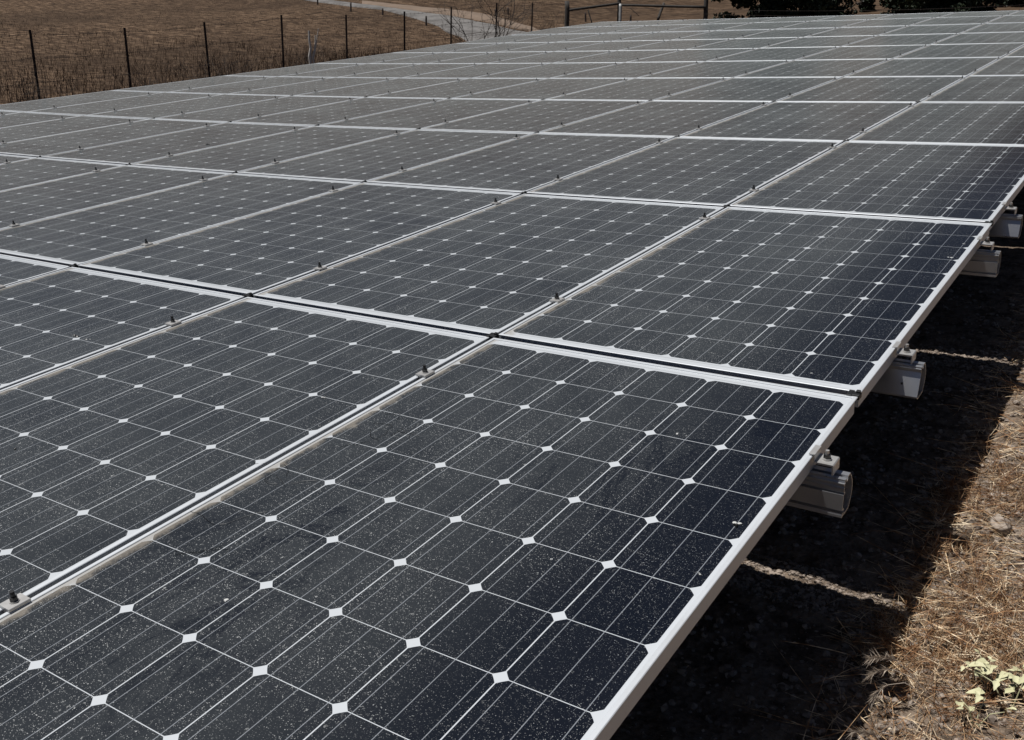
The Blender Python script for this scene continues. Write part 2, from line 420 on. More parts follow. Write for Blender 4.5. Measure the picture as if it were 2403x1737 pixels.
for r in range(-1, 10):
    for q, y in enumerate(railpos(r)):
        kind = {(-1, 0): 0, (-1, 1): 0, (0, 0): 1, (0, 1): 0, (1, 0): 1}.get((r, q), q)
        dx, dy = rowoff(r)
        if kind in rails: o = rails[kind].copy(); C.objects.link(o)
        else: o = rails[kind] = link('mounting_rail', rail_mesh(kind, -9.96, .058), M_rail)
        zz = zt(0, y); slope = (zt(0, y)-zt(-3, y))/3
        # straight rail through the panel undersides; small shims take up the rest
        o.matrix_world = TM @ Matrix.Translation((dx, y+dy, zt(0, y)+RT)) @ Matrix.Rotation(-math.atan(slope*.6), 4, 'Y')
        lab = ('lower', 'upper')[q]+' aluminium rail with '+('grooved' if kind == 0 else 'flat')+' side, under the '+rowname(r).replace(' from the camera','')
        tag(o, lab, 'rail', 'mounting rails under the panels')
        if (r, q) == (0, 0):
            b = bmesh.new(); Mx = Matrix.Translation((.018, -.0275, -.045)) @ Matrix.Rotation(PI/2, 4, 'X')
            cyl(b, (0, 0, 0), .0028, .006, 6, M=Mx); link('screw', b, M_bolt, o)
beams = []
M_steel = mat_simple('dull_steel', (.16, .16, .155), .6, .5, .3, 12)
for x, lab in ((-1.5, 'steel beam under the array near its right edge'), (-8.4, 'steel beam under the array near its left edge')):
    bm = bmesh.new(); box(bm, (0, 8.3*.5+3.2, -.04), (.06, 17.6, .08)); bevel(bm, .004)
    o = link('support_beam', bm, M_steel); o.matrix_world = TM @ Matrix.Translation((x, 0, RT-.085+.02-.04)); tag(o, lab, 'beam', 'beams under the rails')
    for k, y in enumerate((-.9, 3.3, 7.5, 11.7, 15.6)):
        bm = bmesh.new(); cyl(bm, (0, 0, -.3), .03, .56, 14)
        p = link('support_post', bm, M_steel, None, True); base = PW(x, y, RT-.18); p.location = base+Vector((0, 0, .06))
        tag(p, ('steel post under the array, '+('right', 'left')[x < -5]+' beam, '+('first', 'second', 'third', 'fourth', 'fifth')[k]+' from the camera'), 'post', 'posts under the beams')

# ------------------------------------------------------------------ terrain (table frame heights)
def sm(t): t = max(0, min(1, t)); return t*t*(3-2*t)
def nz(x, y, s, seed=0): return noise.noise(Vector((x*s+seed*7.3, y*s-seed*3.1, seed*1.7)))
def gz(x, y):
    z = -.49
    d = max(0.0, -x-11.0)                       # away to the left
    z -= .10*sm(d/6)
    e = max(0.0, math.hypot(max(0, -x-14), .55*max(0, y-25)*sm((x+22)/8)+max(0, y-19)*(1-sm((x+22)/8))))
    z += .0016*e*e if e < 60 else .0016*3600+.19*(e-60)
    z += .035*min(e, 40)
    k = sm((e+max(0, -x-10))/12)
    z += k*(.16*nz(x, y, .13)+.5*nz(x, y, .045, 2)*sm(e/25))
    if x > 2: z -= .02*(x-2)
    z += .012*nz(x, y, .9, 4)+.006*nz(x, y, 3.1, 5)
    return z
def ground_point(px, py, t0=4, t1=400):
    d = cam_r*((px-1201.5)/2253.6)+cam_d*((py-868.5)/2253.6)+cam_f; t = t0
    while t < t1:
        P = cam_c+d*t
        if P.z < gz(P.x, P.y): return P
        t *= 1.01
    return None
def axis(pts):
    out = []
    for a, b, st in pts:
        n = max(1, round((b-a)/st)); out += [a+(b-a)*k/n for k in range(n)]
    return out+[pts[-1][1]]
xs = axis([(-340, -120, 14), (-120, -60, 4), (-60, -10, .4), (-10, -.6, .5), (-.6, .8, .012), (.8, 6, .4), (6, 60, 6), (60, 260, 20)])
ys = axis([(-60, -6, 6), (-6, -1.2, .5), (-1.2, 2.2, .012), (2.2, 4.2, .05), (4.2, 60, .4), (60, 100, 2.5), (100, 420, 16)])
vs = []; fs = []
for y in ys:
    for x in xs:
        z = gz(x, y)
        if -.9 < x < 1.5 and -1.6 < y < 4.4: z += .010*nz(x, y, 11, 1)+.007*nz(x, y, 34, 6)
        vs.append(PW(x, y, z))
nx = len(xs)
for j in range(len(ys)-1):
    for i in range(nx-1): a = j*nx+i; fs.append((a, a+1, a+1+nx, a+nx))
def mat_ground():
    g = NT('dry_ground'); ps = g.pos
    n0 = g.noise(ps, .12, 4, .6); n1 = g.noise(ps, 1.1, 6, .65); n2 = g.noise(ps, 14, 5, .7); n3 = g.noise(ps, 120, 3, .6)
    streak = g.noise(g.mapping(ps, (1, 3.2, 1), (0, 0, -.35)), 2.2, 6, .7, .6)
    fieldc = g.ramp(streak, [(0, (.016, .010, .006)), (.38, (.034, .021, .013)), (.46, (.072, .045, .027)), (.53, (.125, .080, .049)), (.62, (.22, .148, .095)), (1, (.34, .24, .16))])
    fieldc = g.mix(g.ramp(n0, [(0, 0), (.45, 0), (.62, .55), (1, .7)]), fieldc, (.045, .028, .017))
    nearc = g.ramp(n2, [(0, (.045, .032, .024)), (.40, (.11, .080, .058)), (.53, (.25, .19, .14)), (1, (.48, .38, .29))])
    nearc = g.mix(g.ramp(n3, [(0, .5), (.5, 0), (1, 0)]), nearc, (.06, .045, .035))
    # camera side of the array is gravelly, the field behind is grass litter
    x, y, z = g.sep(ps)
    far = g.n('ShaderNodeMapRange', interpolation_type='SMOOTHSTEP')
    dd = g.math('MAXIMUM', g.math('SUBTRACT', g.math('MULTIPLY', x, -1.0), 10.0), g.math('SUBTRACT', y, 17.5))
    g.set(far.inputs[0], g.math('ADD', dd, g.math('MULTIPLY', g.math('SUBTRACT', n1, .5), 2.0)))
    far.inputs[1].default_value = -1; far.inputs[2].default_value = 1.0
    c = g.mix(far.outputs[0], nearc, fieldc)
    g.P(Base_Color=c, Roughness=.95, Specular_IOR_Level=.15)
    h = g.math('ADD', g.math('MULTIPLY', n2, .5), g.math('MULTIPLY', g.vor(ps, 60), .5)); g.bump(g.math('ADD', h, g.math('MULTIPLY', streak, 3.0)), .7, .03)
    return g.m
M_ground = mat_ground()
g_ = link('ground', pymesh('ground', vs, fs, M_ground, True)); tag(g_, 'dry stony ground and brown hillside around the array', 'ground', kind='structure')

# gravel road crossing behind the fence, laid on the terrain
up = [(640, -22), (752, 0), (850, 13), (917, 23), (985, 30), (1058, 39), (1164, 58), (1235, 74), (1290, 92), (1350, 118)]
lo = [(600, -16), (700, -2), (826, 17), (900, 27), (953, 41), (1023, 64), (1076, 88), (1130, 112), (1190, 140), (1260, 170)]
def strip(name, A, B, dz, mat, nsub=10, nw=10):
    A = [ground_point(*p) for p in A]; B = [ground_point(*p) for p in B]
    ok = [k for k in range(len(A)) if A[k] and B[k]]; A = [A[k] for k in ok]; B = [B[k] for k in ok]
    rows = []
    for k in range(len(A)-1):
        for s in range(nsub):
            t = s/nsub; rows.append((A[k].lerp(A[k+1], t), B[k].lerp(B[k+1], t)))
    rows.append((A[-1], B[-1])); v = []; f = []
    for a, b in rows:
        for q in range(nw+1):
            p = a.lerp(b, q/nw); e = .25*nz(p.x, p.y, .5, 3) if q in (0, nw) else 0
            p.x += e; v.append(PW(p.x, p.y, gz(p.x, p.y)+(dz if 0 < q < nw else -.03)))
    for k in range(len(rows)-1):
        for q in range(nw): i0 = k*(nw+1)+q; f.append((i0, i0+1, i0+nw+2, i0+nw+1))
    return link(name, pymesh(name, v, f, mat, True))
M_road = NT('gravel_road')
_n = M_road.noise(M_road.mapping(M_road.pos, (1, 1, 1)), 1.3, 6, .7)
M_road.P(Base_Color=M_road.ramp(_n, [(0, (.07, .062, .055)), (.42, (.12, .112, .105)), (.55, (.19, .18, .17)), (1, (.30, .28, .26))]), Roughness=.95)
tag(strip('gravel_road', up, lo, .05, M_road.m), 'grey gravel road curving down behind the wire fence', 'road', kind='structure')
bu = [(850, 6), (917, 15), (985, 21), (1058, 28), (1130, 38), (1190, 50), (1250, 68), (1300, 84)]
bl = [(850, 12.5), (917, 22.5), (985, 29.5), (1058, 38.5), (1130, 51), (1180, 61), (1235, 73.5), (1290, 91.5)]
M_bank = mat_simple('bare_tan_earth', (.20, .145, .105), .95, 0, .45, 1.5)
tag(strip('road_verge', bu, bl, .075, M_bank), 'bare tan earth bank along the far side of the gravel road', 'verge', kind='structure')

# ------------------------------------------------------------------ fences
DZ = lambda n: 14*(1+n/11.85)
def gzp(P): return gz(P.x, P.y)
fence = empty('wire_fence', 'barbed wire fence on dark rusty metal posts along the left side of the array', 'fence')
tops = [(-160, 80), (70, 70), (292, 65), (479, 52), (660, 35), (812, 35), (949, 27), (1059, 17), (1166, 7), (1250, 6)]
lean = [0, .03, .02, .035, 0, -.005, -.01, -.01, -.02, -.02]
PT = []
def tpost(px, py, n, lz, parent):
    T = pix(px, py, DZ(n)); b = gz(T.x, T.y)-.25
    Tw = PW(*T); Bw = PW(T.x, T.y, b); Bw = Vector((Tw.x, Tw.y, Bw.z))
    side = TM.to_3x3() @ cam_r; Bw += side*lz*(Tw.z-Bw.z)
    ax = (Tw-Bw); h = ax.length
    bm = bmesh.new(); box(bm, (0, 0, h/2), (.036, .006, h)); box(bm, (0, .018, h/2), (.007, .034, h-.004))
    for k in range(int(h/.055)): box(bm, (0, -.006, .05+k*.055), (.014, .008, .016))
    o = link('metal_post', bm, M_tpost, parent)
    z = ax.normalized(); yv = (TM.to_3x3() @ cam_f); yv = (yv-z*yv.dot(z)).normalized(); xv = yv.cross(z)
    o.matrix_world = Matrix.Translation(Bw) @ Matrix((xv, yv, z)).transposed().to_4x4() @ Matrix.Rotation(R.uniform(-.3, .3), 4, 'Z')
    return Tw, Bw
for n, (px, py) in enumerate(tops):
    PT.append(tpost(px, py, n-1, lean[n], fence))
def wire(pts, rad, parent, name='wire', barbs=.13):
    V = []; F = []
    for a, b in zip(pts, pts[1:]):
        sag = R.uniform(.01, .05); seg = []
        for k in range(9):
            t = k/8; p = a.lerp(b, t); p.z -= sag*4*t*(1-t)*(b-a).length/3; seg.append(p)
        tube(seg, rad, 5, V, F)
        L = (b-a).length; m = int(L/barbs)
        for k in range(m):
            t = (k+.5)/m; p = a.lerp(b, t); p.z -= sag*4*t*(1-t)*L/3
            for s in (-1, 1): tube([p, p+Vector((R.uniform(-.02, .02), R.uniform(-.02, .02), s*.022))], rad*.8, 3, V, F)
    return link(name, pymesh(name, V, F, M_wire), None, parent)
wood_end = pix(1331, 3, DZ(9.3)); we = PW(*wood_end)
for fr in (.05, .33, .62, .88):
    pts = [T.lerp(B, fr*.8) for T, B in PT]
    pts.append(Vector((we.x, we.y, we.z-.02-1.2*fr*.9)))
    wire(pts, .0032, fence)

M_wood = NT('weathered_wood')
_c = M_wood.obj; _s = M_wood.noise(M_wood.mapping(_c, (30, 30, 2)), 1.6, 6, .65)
M_wood.P(Base_Color=M_wood.ramp(_s, [(0, (.022, .019, .017)), (.5, (.055, .048, .042)), (.7, (.10, .088, .078)), (1, (.15, .135, .12))]), Roughness=.9); M_wood.bump(_s, .5, .01)
M_wood = M_wood.m
brace = empty('wooden_brace_fence', 'dark wooden corner posts with a top rail behind the far left corner of the array', 'fence')
def pole(a, b, r0, r1, name, mat, parent, seg=10):
    n = 6; pts = [a.lerp(b, k/n)+Vector((R.uniform(-1, 1), R.uniform(-1, 1), 0))*r0*.12 for k in range(n+1)]
    V, F = tube(pts, [r0+(r1-r0)*k/n for k in range(n+1)], seg)
    return link(name, pymesh(name, V, F, mat, True), None, parent)
def wp(px, py, d): return PW(*pix(px, py, d))
def ground_at(px, py, d):
    P = pix(px, py, d); return PW(P.x, P.y, gz(P.x, P.y)-.2)
d1 = DZ(9.3)
pole(wp(1331, 3, d1), ground_at(1328, 60, d1), .062, .068, 'post', M_wood, brace)
pole(wp(1454, -22, d1), ground_at(1451, 50, d1), .050, .055, 'post', M_wood, brace)
pole(wp(1659, -26, d1-1), ground_at(1653, 45, d1-1), .055, .060, 'post', M_wood, brace)
pole(wp(1336, 24, d1), wp(1456, 8, d1), .034, .032, 'top_rail', M_wood, brace)
pole(wp(1458, 12, d1), wp(1655, 17, d1-1), .030, .034, 'top_rail', M_wood, brace)
pole(wp(1558, 8, d1), wp(1544, 46, d1-.2), .034, .036, 'stay', M_wood, brace)
pole(wp(1380, 24, d1), wp(1389, 54, d1), .016, .016, 'stay', M_wood, brace)
pole(wp(1478, 18, d1), wp(1500, 38, d1), .007, .007, 'stay', M_wood, brace)
gp = pole(wp(1456, 10, d1-.25), wp(1455, 56, d1-.25), .040, .040, 'pipe_post', M_galv, None); tag(gp, 'short pale galvanised pipe post beside the wooden corner post', 'post')
for py0, py1, py2 in ((20, 27, 22), (34, 36, 33)):
    wire([wp(1331, py0, d1), wp(1454, py1-8, d1), wp(1657, py2, d1-1), wp(2500, py2-16, d1-5)], .0028, brace)

# far second fence beyond the road: tiny posts
farf = empty('far_post_fence', 'row of thin dark posts beyond the gravel road at the top of the picture', 'fence')
for px, py, h in ((823, 6, 24), (898, 20, 20), (1000, 38, 26), (745, -6, 18), (1192, 18, 20), (1163, 22, 18), (1374, 30, 22), (1480, 36, 20)):
    B = ground_point(px, py+h)
    if not B: continue
    d = (B-cam_c).dot(cam_f); T = pix(px, py, d)
    pole(PW(*T), PW(B.x, B.y, B.z-.1), .03, .03, 'post', M_tpost, farf, 6)

# ------------------------------------------------------------------ dead grass, twigs, trees behind
def mat_blades(name, c0, c1, c2, scale=1.0):
    g = NT(name)
    n = g.noise(g.pos, .7*scale, 4, .6); n2 = g.noise(g.pos, 30*scale, 2, .5)
    c = g.ramp(n2, [(0, c0), (.42, c0), (.5, c1), (.62, c2), (1, c2)])
    c = g.mix(g.ramp(n, [(0, .55), (.5, 0), (1, 0)]), c, c0)
    g.P(Base_Color=c, Roughness=.8, Specular_IOR_Level=.25); return g.m
M_tall = mat_blades('tall_dead_grass', (.030, .019, .012), (.095, .061, .038), (.30, .205, .135))
def blades(gen, name, mat, label, cat):
    V = []; F = []
    for (p, h, wd, lean, az, faz) in gen:
        s = Vector((math.cos(faz), math.sin(faz), 0))*wd; l = Vector((math.cos(az), math.sin(az), 0))
        n = len(V); a = p; b = p+Vector((0, 0, h*.55))+l*lean*h*.3; c = p+Vector((0, 0, h))+l*lean*h
        V += [a-s, a+s, b+s*.8, b-s*.8, c]; F += [(n, n+1, n+2, n+3), (n+3, n+2, n+4)]
    o = link(name, pymesh(name, V, F, mat)); tag(o, label, cat, kind='stuff'); return o
def field():
    n = 0
    while n < 80000:
        d = 1-R.random()**1.6; dist = 11.2+50*R.random()**1.5
        ang = R.uniform(0, 1); 
        x = -dist; y = -1+ang*(dist*1.55)+R.uniform(-1, 3)
        far = y > 18.6 or dist > 26
        cl = nz(x, y, .8, 9)
        if cl < -.25: n += 0
        P = Vector((x, y, gz(x, y)))
        q = P-cam_c; dd = q.dot(cam_f)
        if dd < 5 or abs(q.dot(cam_r)/dd) > .62: 
            n += .2; continue
        n += 1
        h = R.uniform(.12, .42)*(1+.9*max(0, cl))
        h *= .62 if -x < 14 else max(.34, .62-(-x-14)*.02)
        if y > 17: h *= .35
        yield PW(*P), h, R.uniform(.002, .006), abs(R.gauss(0, .6)), R.uniform(0, 2*PI), R.uniform(0, PI)
blades(field(), 'field_grass', M_tall, 'brown dead grass covering the field behind the fence', 'dry grass')

M_twig = mat_simple('grey_twigs', (.060, .046, .037), .85, 0, .4, 30)
M_palew = mat_simple('bleached_twigs', (.60, .57, .52), .8, 0, .25, 30)
def shrub(px, py, d, h, wd, mat, name, label, nb=9, lev=3, r0=.012, cat='shrub'):
    P = pix(px, py, d); base = PW(P.x, P.y, gz(P.x, P.y)-.03); V = []; F = []
    def grow(p, dirv, L, r, lv):
        n = 4; pts = [p]
        for k in range(n):
            dirv = (dirv+Vector((R.gauss(0, .16), R.gauss(0, .16), R.gauss(0.02, .10)))).normalized(); pts.append(pts[-1]+dirv*L/n)
        tube(pts, [r*(1-.6*k/n) for k in range(n+1)], 4, V, F, False)
        if lv > 0:
            for k in range(3):
                q = pts[1+k % 4 if k < 3 else 3]; dv = (dirv+Vector((R.gauss(0, .6), R.gauss(0, .6), R.gauss(.15, .3)))).normalized()
                grow(pts[R.choice((2, 3, 4))], dv, L*.6, r*.5, lv-1)
    for k in range(nb):
        a = R.uniform(0, 2*PI); grow(base+Vector((math.cos(a), math.sin(a), 0))*.05, Vector((math.cos(a)*wd/h, math.sin(a)*wd/h, 1)).normalized(), h*R.uniform(.5, .75), r0, lev)
    o = link(name, pymesh(name, V, F, mat)); tag(o, label, cat); return o
P_ = pix(724, 140, 15.6); V = []; F = []; b_ = PW(P_.x, P_.y, gz(P_.x, P_.y)-.03); rt_ = TM.to_3x3() @ cam_r
for off, ht, r_ in (((0, 0), .0, 0), ((-.035, .42), .95, .016), ((.075, .62), .88, .010), ((-.01, .30), .62, .009), ((.11, .75), .98, .006)):
    if not ht: continue
    st = b_+Vector((0, 0, off[1]*.35)); pts = [b_ if r_ > .012 else st]
    for k in range(1, 7): t = k/6; pts.append(st+rt_*(off[0]*t*1.2+R.gauss(0, .008))+Vector((0, R.gauss(0, .01), (ht-off[1]*.35)*t)))
    tube(pts, [1.9*r_*(1-.5*k/6) for k in range(7)], 6, V, F)
tag(link('dead_shrub', pymesh('dead_shrub', V, F, M_palew)), 'bleached white leafless forked stem in front of the field, between two fence posts', 'shrub')
shrub(1110, 70, 21, 1.5, 1.2, M_twig, 'bare_shrub', 'leafless grey shrub by the road, right of centre of the wire fence', 8, 3, .012)
shrub(1175, 60, 23, 1.9, .9, M_twig, 'bare_shrub', 'taller leafless grey shrub where the road meets the array', 6, 3, .012)
for k, (px, py, d, h, lb) in enumerate(((500, 170, 13.8, .85, 'tangled dead weed beside the third fence post from the left'), (530, 160, 14.5, .8, 'dead weed with seed heads right of the third fence post'),
        (60, 220, 12.4, .7, 'dead weed at the foot of the leftmost fence post'), (1290, 80, 24, .8, 'low dead weed left of the wooden corner post'), (700, 150, 16.5, .8, 'brown dead weed left of the bleached stem'), (330, 190, 13.2, .75, 'dead weed right of the second fence post'))):
    shrub(px, py, d, h, h*.5, M_twig, 'dead_weed', lb, 9, 2, .006, 'weed')

def mat_leaf(name, a, b):
    g = NT(name); n = g.noise(g.pos, 1.6, 4, .6); oi = g.noise(g.pos, 25, 1)
    g.P(Base_Color=g.mix(g.ramp(n, [(0, 0), (.4, 0), (.6, 1), (1, 1)]), a, b), Roughness=.55, Specular_IOR_Level=.3); return g.m
M_oak = mat_leaf('oak_leaves', (.014, .022, .012), (.045, .060, .032))
M_bark = mat_simple('dark_bark', (.05, .042, .035), .9, 0, .4, 12)
def tree(px, dist, width, height, label, group=None, nleaf=9000):
    P = pix(px, 30, dist); base = PW(P.x, P.y, gz(P.x, P.y)-.05)
    t = empty('oak_tree', label, 'tree', group); t.location = base
    V = []; F = []; tips = []
    def grow(p, d, L, r, lv):
        pts = [p]
        for k in range(5): d = (d+Vector((R.gauss(0, .16), R.gauss(0, .16), .03))).normalized(); pts.append(pts[-1]+d*L/5)
        tube(pts, [r*(1-.5*k/5) for k in range(6)], 7, V, F)
        tips.append(pts[-1])
        if lv:
            for k in range(4):
                a = R.uniform(0, 2*PI); grow(pts[R.choice((2, 3, 4, 5))], (d*.5+Vector((math.cos(a), math.sin(a), R.uniform(-.2, .5)))).normalized(), L*.72, r*.5, lv-1)
    grow(Vector((0, 0, 0)), Vector((0, 0, 1)), height*.33, .20, 3)
    link('trunk', pymesh('trunk', V, F, M_bark, True), None, t)
    V = []; F = []; blobs = []
    for k in range(90):
        a = R.uniform(0, 2*PI); rr = math.sqrt(R.random())*width/2*.86; zz = R.random()**1.5*height
        rr *= math.sqrt(max(.12, 1-((zz/height-.25)/.78)**2))
        blobs.append((Vector((rr*math.cos(a), rr*math.sin(a), zz)), R.uniform(.35, .85)*width/6))
    for k in range(nleaf):
        c, br = R.choice(blobs); v = Vector((R.gauss(0, 1), R.gauss(0, 1), R.gauss(0, 1))).normalized()*br*(R.random()**.45)
        v.z *= .8; p = c+v
        if p.z < .02: p.z = .02+R.random()*.1
        s = R.uniform(.03, .075); n = Vector((R.gauss(0, 1), R.gauss(0, 1), R.gauss(.6, 1))).normalized(); u = n.orthogonal().normalized(); w_ = n.cross(u)
        a = R.uniform(0, 2*PI); u, w_ = u*math.cos(a)+w_*math.sin(a), w_*math.cos(a)-u*math.sin(a)
        i0 = len(V); V += [p-u*s, p-w_*s*.55, p+u*s, p+w_*s*.55]; F.append((i0, i0+1, i0+2, i0+3))
    link('crown', pymesh('crown', V, F, M_oak), None, t)
    return t
tree(1800, 25, 4.0, 3.4, 'wide dark green oak bush just behind the far edge, right of the wooden fence', None, 42000)
tree(1935, 27, 1.7, 1.25, 'low grey green bush at the right side of the wide dark oak', None, 5000)
tree(2195, 24, 3.3, 3.2, 'dark green oak bush behind the far edge near the right of the picture', None, 36000)
tree(2385, 26, 1.2, 1.2, 'small dark bush at the right border behind the far edge', None, 3500)
tree(2035, 28, .5, .75, 'tiny dark bush in the gap between the two wide oaks', None, 1500)
shrub(2345, 30, 27, 1.2, .8, M_palew, 'bare_shrub', 'pale leafless shrub right of the right-hand oak', 7, 3, .010)

# ------------------------------------------------------------------ near ground at the right: gravel, straw, rocks, plants
def mat_stone(name, a, b):
    g = NT(name); n = g.noise(g.pos, 60, 4, .6); n2 = g.vor(g.pos, 90, out='Color')
    c = g.mix(g.sep(n2)[0], a, b); c = g.mix(g.ramp(n, [(0, .5), (.5, 0), (1, 0)]), c, (.08, .06, .045))
    g.P(Base_Color=c, Roughness=.9); return g.m
M_stone = mat_stone('gravel_stones', (.11, .08, .06), (.46, .38, .31))
def ico():
    bm = bmesh.new(); bmesh.ops.create_icosphere(bm, subdivisions=1, radius=1); v = [x.co.copy() for x in bm.verts]; f = [tuple(q.index for q in p.verts) for p in bm.faces]; bm.free(); return v, f
IV, IF = ico()
def gravel(n, name, x0, x1, y0, y1, smin, smax, label):
    V = []; F = []
    for k in range(n):
        x = R.uniform(x0, x1); y = R.uniform(y0, y1); s = smin+(smax-smin)*R.random()**4
        if n > 9000 and nz(x, y, 2.2, 8) < -.05 and R.random() < .5: continue
        if n > 9000 and x < .05 and R.random() < .72: continue
        c = PW(x, y, gz(x, y)+.010*nz(x, y, 11, 1)+.007*nz(x, y, 34, 6)+s*.15); sx, sy, sz = s*R.uniform(.7, 1.3), s*R.uniform(.7, 1.3), s*R.uniform(.4, .8); a = R.uniform(0, PI); ca, sa = math.cos(a), math.sin(a)
        i0 = len(V); sd = R.uniform(0, 50)
        for v in IV:
            j = 1+.25*math.sin(sd+v.x*5+v.y*7+v.z*3)
            X, Y, Z = v.x*sx*j, v.y*sy*j, v.z*sz*j; V.append(c+Vector((X*ca-Y*sa, X*sa+Y*ca, Z)))
        F += [(a_+i0, b_+i0, c_+i0) for a_, b_, c_ in IF]
    o = link(name, pymesh(name, V, F, M_stone)); tag(o, label, 'gravel', kind='stuff')
gravel(42000, 'gravel', -.5, .8, -1.1, 2.6, 0.0015, .014, 'loose grey and tan gravel on the ground under the right edge')
gravel(5500, 'gravel', -.5, .17, -.11, .06, .0012, .008, 'broken pale gravel catching the thin sunlit strip under the nearest cross seam')
gravel(4500, 'gravel', -.5, .17, 1.57, 1.75, .0012, .008, 'broken pale gravel catching the thin sunlit strip under the second cross seam')
M_straw = mat_blades('straw', (.32, .17, .08), (.58, .40, .23), (.92, .76, .54), 1.0)
M_straw2 = mat_blades('rusty_straw', (.20, .095, .045), (.38, .215, .115), (.66, .44, .26), 1.0)
def straw_mesh(n, area, lmin, lmax, flat, rad, name, mat, label, dens=None):
    V = []; F = []; k = 0
    while k < n:
        k += 1
        x = R.uniform(area[0], area[1]); y = R.uniform(area[2], area[3])
        if dens and R.random() > dens(x, y): continue
        L = lmin+(lmax-lmin)*R.random()**2; a = R.uniform(0, 2*PI); el = R.uniform(*flat); d = Vector((math.cos(a)*math.cos(el), math.sin(a)*math.cos(el), math.sin(el)))
        p = PW(x, y, gz(x, y)+R.uniform(0, .018)); r = rad*R.uniform(.5, 1.4); bend = Vector((R.gauss(0, .3), R.gauss(0, .3), R.gauss(-.12, .1)))
        pts = [p]
        for q in range(3): d = (d+bend*.6).normalized(); pts.append(pts[-1]+d*L/3)
        tube(pts, [r, r, r*.8, r*.35], 3, V, F, False)
    o = link(name, pymesh(name, V, F, mat)); tag(o, label, 'dry grass', kind='stuff')
def dn(x, y):
    e = .12+.02*math.sin(y*9)+.02*nz(x, y, 6); return (1-.8*sm((y-.8)/.2))*sm((x-e+.10)/.10)*(.35+.65*sm((nz(x, y, 2.6, 11)+.25)/.5))
straw_mesh(36000, (.0, .8, -1.1, 3.2),   .02, .11, (-.05, .55), .0007, 'straw_litter', M_straw, 'pale dry straw littering the sunlit ground at the right', dn)
def dn2(x, y): return (1-.85*sm((y-.95)/.2))* sm((x-.06)/.08)*sm((nz(x, y, 3.8, 12)+.5*nz(x, y, 9, 13)+.02)/.22)
straw_mesh(48000, (.0, .8, -1.1, 3.2), .015, .075, (.1, 1.35), .0006, 'rusty_grass', M_straw2, 'reddish brown tangled dead grass tufts at the right', dn2)
straw_mesh(1100, (.06, .7, -1.0, 1.6), .08, .26, (0, .45), .0010, 'long_stalks', M_straw, 'long pale stalks lying across the dry grass at the right', None)

M_rock = mat_stone('pale_rock', (.30, .24, .19), (.42, .35, .29))
def rock(px, py, s, label):
    P = ground_point(px, py, .8)
    bm = bmesh.new(); bmesh.ops.create_icosphere(bm, subdivisions=4, radius=1); sd = R.uniform(0, 40)
    for v in bm.verts:
        n = v.co.normalized(); v.co = n*(1+.28*noise.noise(n*1.3+Vector((sd, 0, 0)))+.12*noise.noise(n*3.5+Vector((0, sd, 0)))+.04*noise.noise(n*11))
        v.co.x *= s; v.co.y *= s*.75; v.co.z *= s*.62
    o = link('rock', bm, M_rock, None, True); o.location = PW(P.x, P.y, P.z+s*.42); o.rotation_euler = (0, 0, R.uniform(0, 3)); tag(o, label, 'rock', 'rocks in the dry grass')
rock(2345, 1246, .036, 'large pale tan rock at the right border beside the brown tuft')
rock(2398, 1262, .018, 'smaller rock just right of the large pale rock')
rock(2255, 1268, .010, 'small stone left of the large pale rock')
rock(2392, 1075, .014, 'small rock at the right border above the brown tuft')
rock(1915, 1320, .012, 'small stone lying in the thin sunlit strip')
rock(2240, 1400, .008, 'tiny pale stone in the grass below the large rock')

# foxtail seed heads reaching over the shade
M_seed = mat_simple('seed_heads', (.50, .42, .34), .8, 0, .25, 60)
def foxtail(px, py, ang, L, label, lift=.20):
    P = ground_point(px, py, .8); P = P+(cam_c-P).normalized()*lift
    base = PW(*P); Rt = TM.to_3x3(); rt = Rt @ cam_r; upv = Rt @ (-cam_d)
    d = (rt*math.cos(ang)+upv*math.sin(ang)).normalized(); V = []; F = []
    root = base-d*L*1.6+Vector((0, 0, -.05)); pts = [root, root.lerp(base, .5)+Vector((0, 0, .01)), base]
    p = base
    for k in range(8): d = (d+Vector((0, 0, -.10))).normalized(); p = p+d*L/8; pts.append(p)
    t = empty('foxtail_grass', label, 'grass stalk', 'foxtail seed heads')
    tube(pts[:4], .0007, 4, V, F); st = link('stalk', pymesh('stalk', V, F, M_seed), None, t)
    V = []; F = []
    for k in range(70):
        s = R.random(); i0 = 2+s*7.5; i = int(i0); q = pts[i].lerp(pts[min(i+1, len(pts)-1)], i0-i); dd = (pts[min(i+1, len(pts)-1)]-pts[i-1]).normalized()
        sp = (dd+Vector((R.gauss(0, .38), R.gauss(0, .38), R.gauss(0, .38)))).normalized()
        tube([q, q+sp*L*.13, q+sp*L*R.uniform(.25, .5)+Vector((0, 0, -.002))], [.0011, .0009, .00012], 3, V, F, False)
    link('seed_head', pymesh('seed_head', V, F, M_seed), None, t)
foxtail(2105, 1552, math.radians(153), .055, 'upper foxtail seed head pointing left over the shade')
foxtail(2095, 1571, math.radians(176), .050, 'middle foxtail seed head lying level over the shade')
foxtail(2085, 1607, math.radians(208), .045, 'third foxtail seed head drooping down left over the shade')
foxtail(2055, 1728, math.radians(150), .045, 'lowest foxtail seed head near the bottom border')

